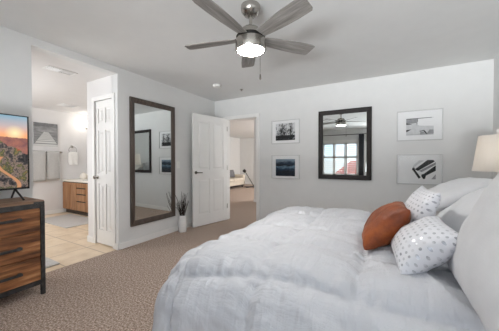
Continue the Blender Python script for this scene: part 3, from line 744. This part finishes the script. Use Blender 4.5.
rg = thing('towel_ring', 'chrome towel ring above the vanity end', 'towel ring', (BX, 2.99, 1.55))
MB().lathe([(.028, 0), (.028, .01), (.01, .015), (.01, .05)], 18, Matrix.Rotation(PI/2, 4, 'Y')).build('bracket', 'nickel', rg, smooth='auto')
MB().tube([(.045, .085*math.sin(a*PI/14), -.085+.085*math.cos(a*PI/14)) for a in range(29)], .005, 8).build('ring', 'nickel', rg, smooth='auto')
towel('hand_towel', 2.90, 3.08, 1.11, 1.395, BX+.04, 'towel_white', 'white hand towel hung through the ring', None, 5)
pc = thing('canvas_print', 'black and white boardwalk picture above the grey towels', 'picture', (BX+.001, 2.475, 1.785))
MB().box((0, -.215, -.255), (.03, .215, .255)).build('canvas', 'boardwalk_image', pc)
vl = thing('vanity_light', 'lit vanity light bar high on the right bathroom wall', 'light', (-6.33, BY1, 2.05))
MB().box((-.25, -.03, -.05), (.32, 0, .05)).build('back_plate', 'nickel', vl, bevel=.004)
for x in (-.17, .03, .23):
    MB().tube([(x, -.03, 0), (x, -.10, 0), (x, -.12, .02)], .01).build('arm', 'nickel', vl, smooth='auto')
    MB().lathe([(.03, -.02), (.05, .03), (.06, .09), (.055, .11), (.001, .112)], 24, Tr(x, -.125, 0)).build('glass_shade', 'vanity_glow', vl, smooth='auto')
rm = MB().box((-.62, -.32, 0), (.62, .30, .018)).build('bath_mat', 'mat_grey', bevel=.008); rm.location = (-5.55, 2.45, -.004); tag(rm, 'pale grey bath mat on the tiles before the vanity', 'bath mat')
rm = MB().box((-.30, -.42, 0), (.25, .30, .02)).build('bath_mat', 'mat_grey', bevel=.01); rm.location = (-3.52, 1.05, -.004); tag(rm, 'small grey bath mat half hidden behind the dresser', 'bath mat')
def vent(loc, sx, sy, label, dark):
    o = thing('ceiling_vent', label, 'vent', loc)
    f = MB()
    for a, b in (((-sx, -sy, -.008), (sx, -sy+.02, 0)), ((-sx, sy-.02, -.008), (sx, sy, 0)), ((-sx, -sy+.02, -.008), (-sx+.02, sy-.02, 0)), ((sx-.02, -sy+.02, -.008), (sx, sy-.02, 0))): f.box(a, b)
    f.build('frame', 'trim_white', o, bevel=.002)
    MB().box((-sx+.02, -sy+.02, -.003), (sx-.02, -sy*.1, -.001)).build('duct', 'vent_dark' if dark else 'photo_pale', o)
    g = MB(); n = int((2*sy-.04)/.022)
    for i in range(n):
        y = -sy+.03+i*.022; tilt = -.9 if y < 0 else .5
        g.box((-sx+.02, -.009, -.001), (sx-.02, .009, .001), Tr(0, y, -.006) @ Matrix.Rotation(tilt, 4, 'X'))
    g.build('grille', 'trim_white', o)['kind'] = 'stuff'
vent((-3.64, 1.53, BH), .085, .16, 'white louvred ceiling vent just inside the bathroom opening', True)
vent((-5.75, 2.55, BH), .15, .15, 'square ceiling vent deep in the bathroom', False)
jar = thing('jar', 'small pale round jar on the vanity top', 'jar', (-6.30, 3.10, .773))
MB().lathe([(.05, 0), (.075, .03), (.08, .08), (.06, .12), (.05, .125)], 24).build('body', 'counter_white', jar, smooth='auto')
MB().lathe([(.052, .126), (.05, .135), (.012, .145), (.012, .16), (.001, .162)], 24).build('lid', 'counter_white', jar, smooth='auto')

# ------------------------------------------------------------------ living room seen through the doorway
sf = thing('sofa', 'cream sofa seen through the bedroom doorway', 'sofa', (-6.2, 8.9, 0))
MB().box((-.42, -.98, .12), (.42, .98, .30)).build('base', 'sofa_cream', sf, bevel=.03, seg=3)
MB().box((-.46, -.98, .12), (-.22, .98, .80)).build('backrest', 'sofa_cream', sf, bevel=.06, seg=4)
for y in (-1.0, .80): MB().box((-.44, y, .12), (.42, y+.2, .58)).build('armrest', 'sofa_cream', sf, bevel=.05, seg=4)
for y in (-.8, .0): MB().box((-.22, y+.005, .30), (.44, y+.795, .45)).build('seat_cushion', 'sofa_cream', sf, bevel=.05, seg=4)
for x in (-.36, .34):
    for y in (-.88, .88): MB().box((x-.03, y-.03, 0), (x+.03, y+.03, .12)).build('leg', 'dark_wood', sf)
MB().box((-.40, -.94, .06), (.38, .94, .12)).build('plinth', 'dark_wood', sf)
pillow('throw_pillow', .48, .46, .16, 'sofa_grey', 'grey throw pillow at the near end of the cream sofa', 'cushion', (-6.18, 8.75, .72), (-.25, 0, .97), (.97, 0, .25), 4, n=16)
pillow('throw_pillow', .50, .36, .15, 'sofa_grey', 'grey throw pillow toward the far end of the cream sofa', 'cushion', (-6.18, 9.3, .64), (-.25, 0, .97), (.97, 0, .25), 9, n=16)
st = thing('floor_stand', 'slim black slanted stand beside the far end of the sofa', 'stand', (-5.35, 9.75, 0))
MB().tube([(-.36, -.05, .03), (.16, .03, .03)], .02).tube([(-.1, -.3, .02), (-.1, .3, .02)], .02).build('foot', 'black_metal', st, smooth='auto')
MB().tube([(.12, .02, .04), (-.32, -.04, .72)], .018).build('pole', 'black_metal', st, smooth='auto')
MB().lathe([(.02, -.05), (.08, .0), (.09, .06), (.02, .12)], 18, Tr(-.36, -.045, .72)).build('head', 'black_plastic', st, smooth='auto')

# ------------------------------------------------------------------ curtain behind the camera and what lies outside
rd = thing('curtain_rod', 'dark curtain rod above the shuttered window, seen in the dark mirror', 'curtain rod', (-1.2, YF+.09, 2.22))
MB().tube([(-1.35, 0, 0), (1.0, 0, 0)], .012).build('rod', 'black_metal', rd, smooth='auto')
for x in (-1.36, 1.01): MB().lathe([(.0, -.03), (.025, -.02), (.03, 0), (.025, .02), (.0, .03)], 16, Tr(x, 0, 0), close=False).build('finial', 'black_metal', rd, smooth='auto')
for x in (-1.25, .9): MB().tube([(x, 0, 0), (x, -.09, 0)], .008).build('bracket', 'black_metal', rd, smooth='auto')
cu = MB(); vs = []; fs = []; n = 50
for j in range(2):
    for i in range(n+1): u = i/n; vs.append((-.84+.17*u, YF+.09+.035*math.sin(u*PI*8), (.03, 2.205)[j]))
for i in range(n): fs.append((i, i+1, n+2+i, n+1+i))
o = cu.add(vs, fs).build('curtain', 'curtain_dark', smooth=True); o.modifiers.new('thick', 'SOLIDIFY').thickness = .006
tag(o, 'dark grey curtain gathered beside the shutters, seen in the dark mirror', 'curtain')
struct(MB().box((-30, -40, -3.0), (30, YF-.14, -2.9)).build('ground', 'lawn'))
hs = thing('house', 'neighbouring house with reddish roof, glimpsed through the shutters', 'house', (-.6, -13, -2.9))
MB().box((-3.5, -4, 0), (3.5, 0, 2.4)).build('house_wall', 'stucco', hs)
MB().add([(-4, .5, 2.3), (4, .5, 2.3), (4, -4.5, 2.3), (-4, -4.5, 2.3), (-2, -2, 4.2), (2, -2, 4.2)], [(0, 1, 5, 4), (1, 2, 5), (2, 3, 4, 5), (3, 0, 4), (0, 3, 2, 1)]).build('roof', 'brick_red', hs)
for x in (-1.8, 1.4): MB().box((x-.5, 0, .9), (x+.5, .03, 1.9)).build('window', 'black_plastic', hs)
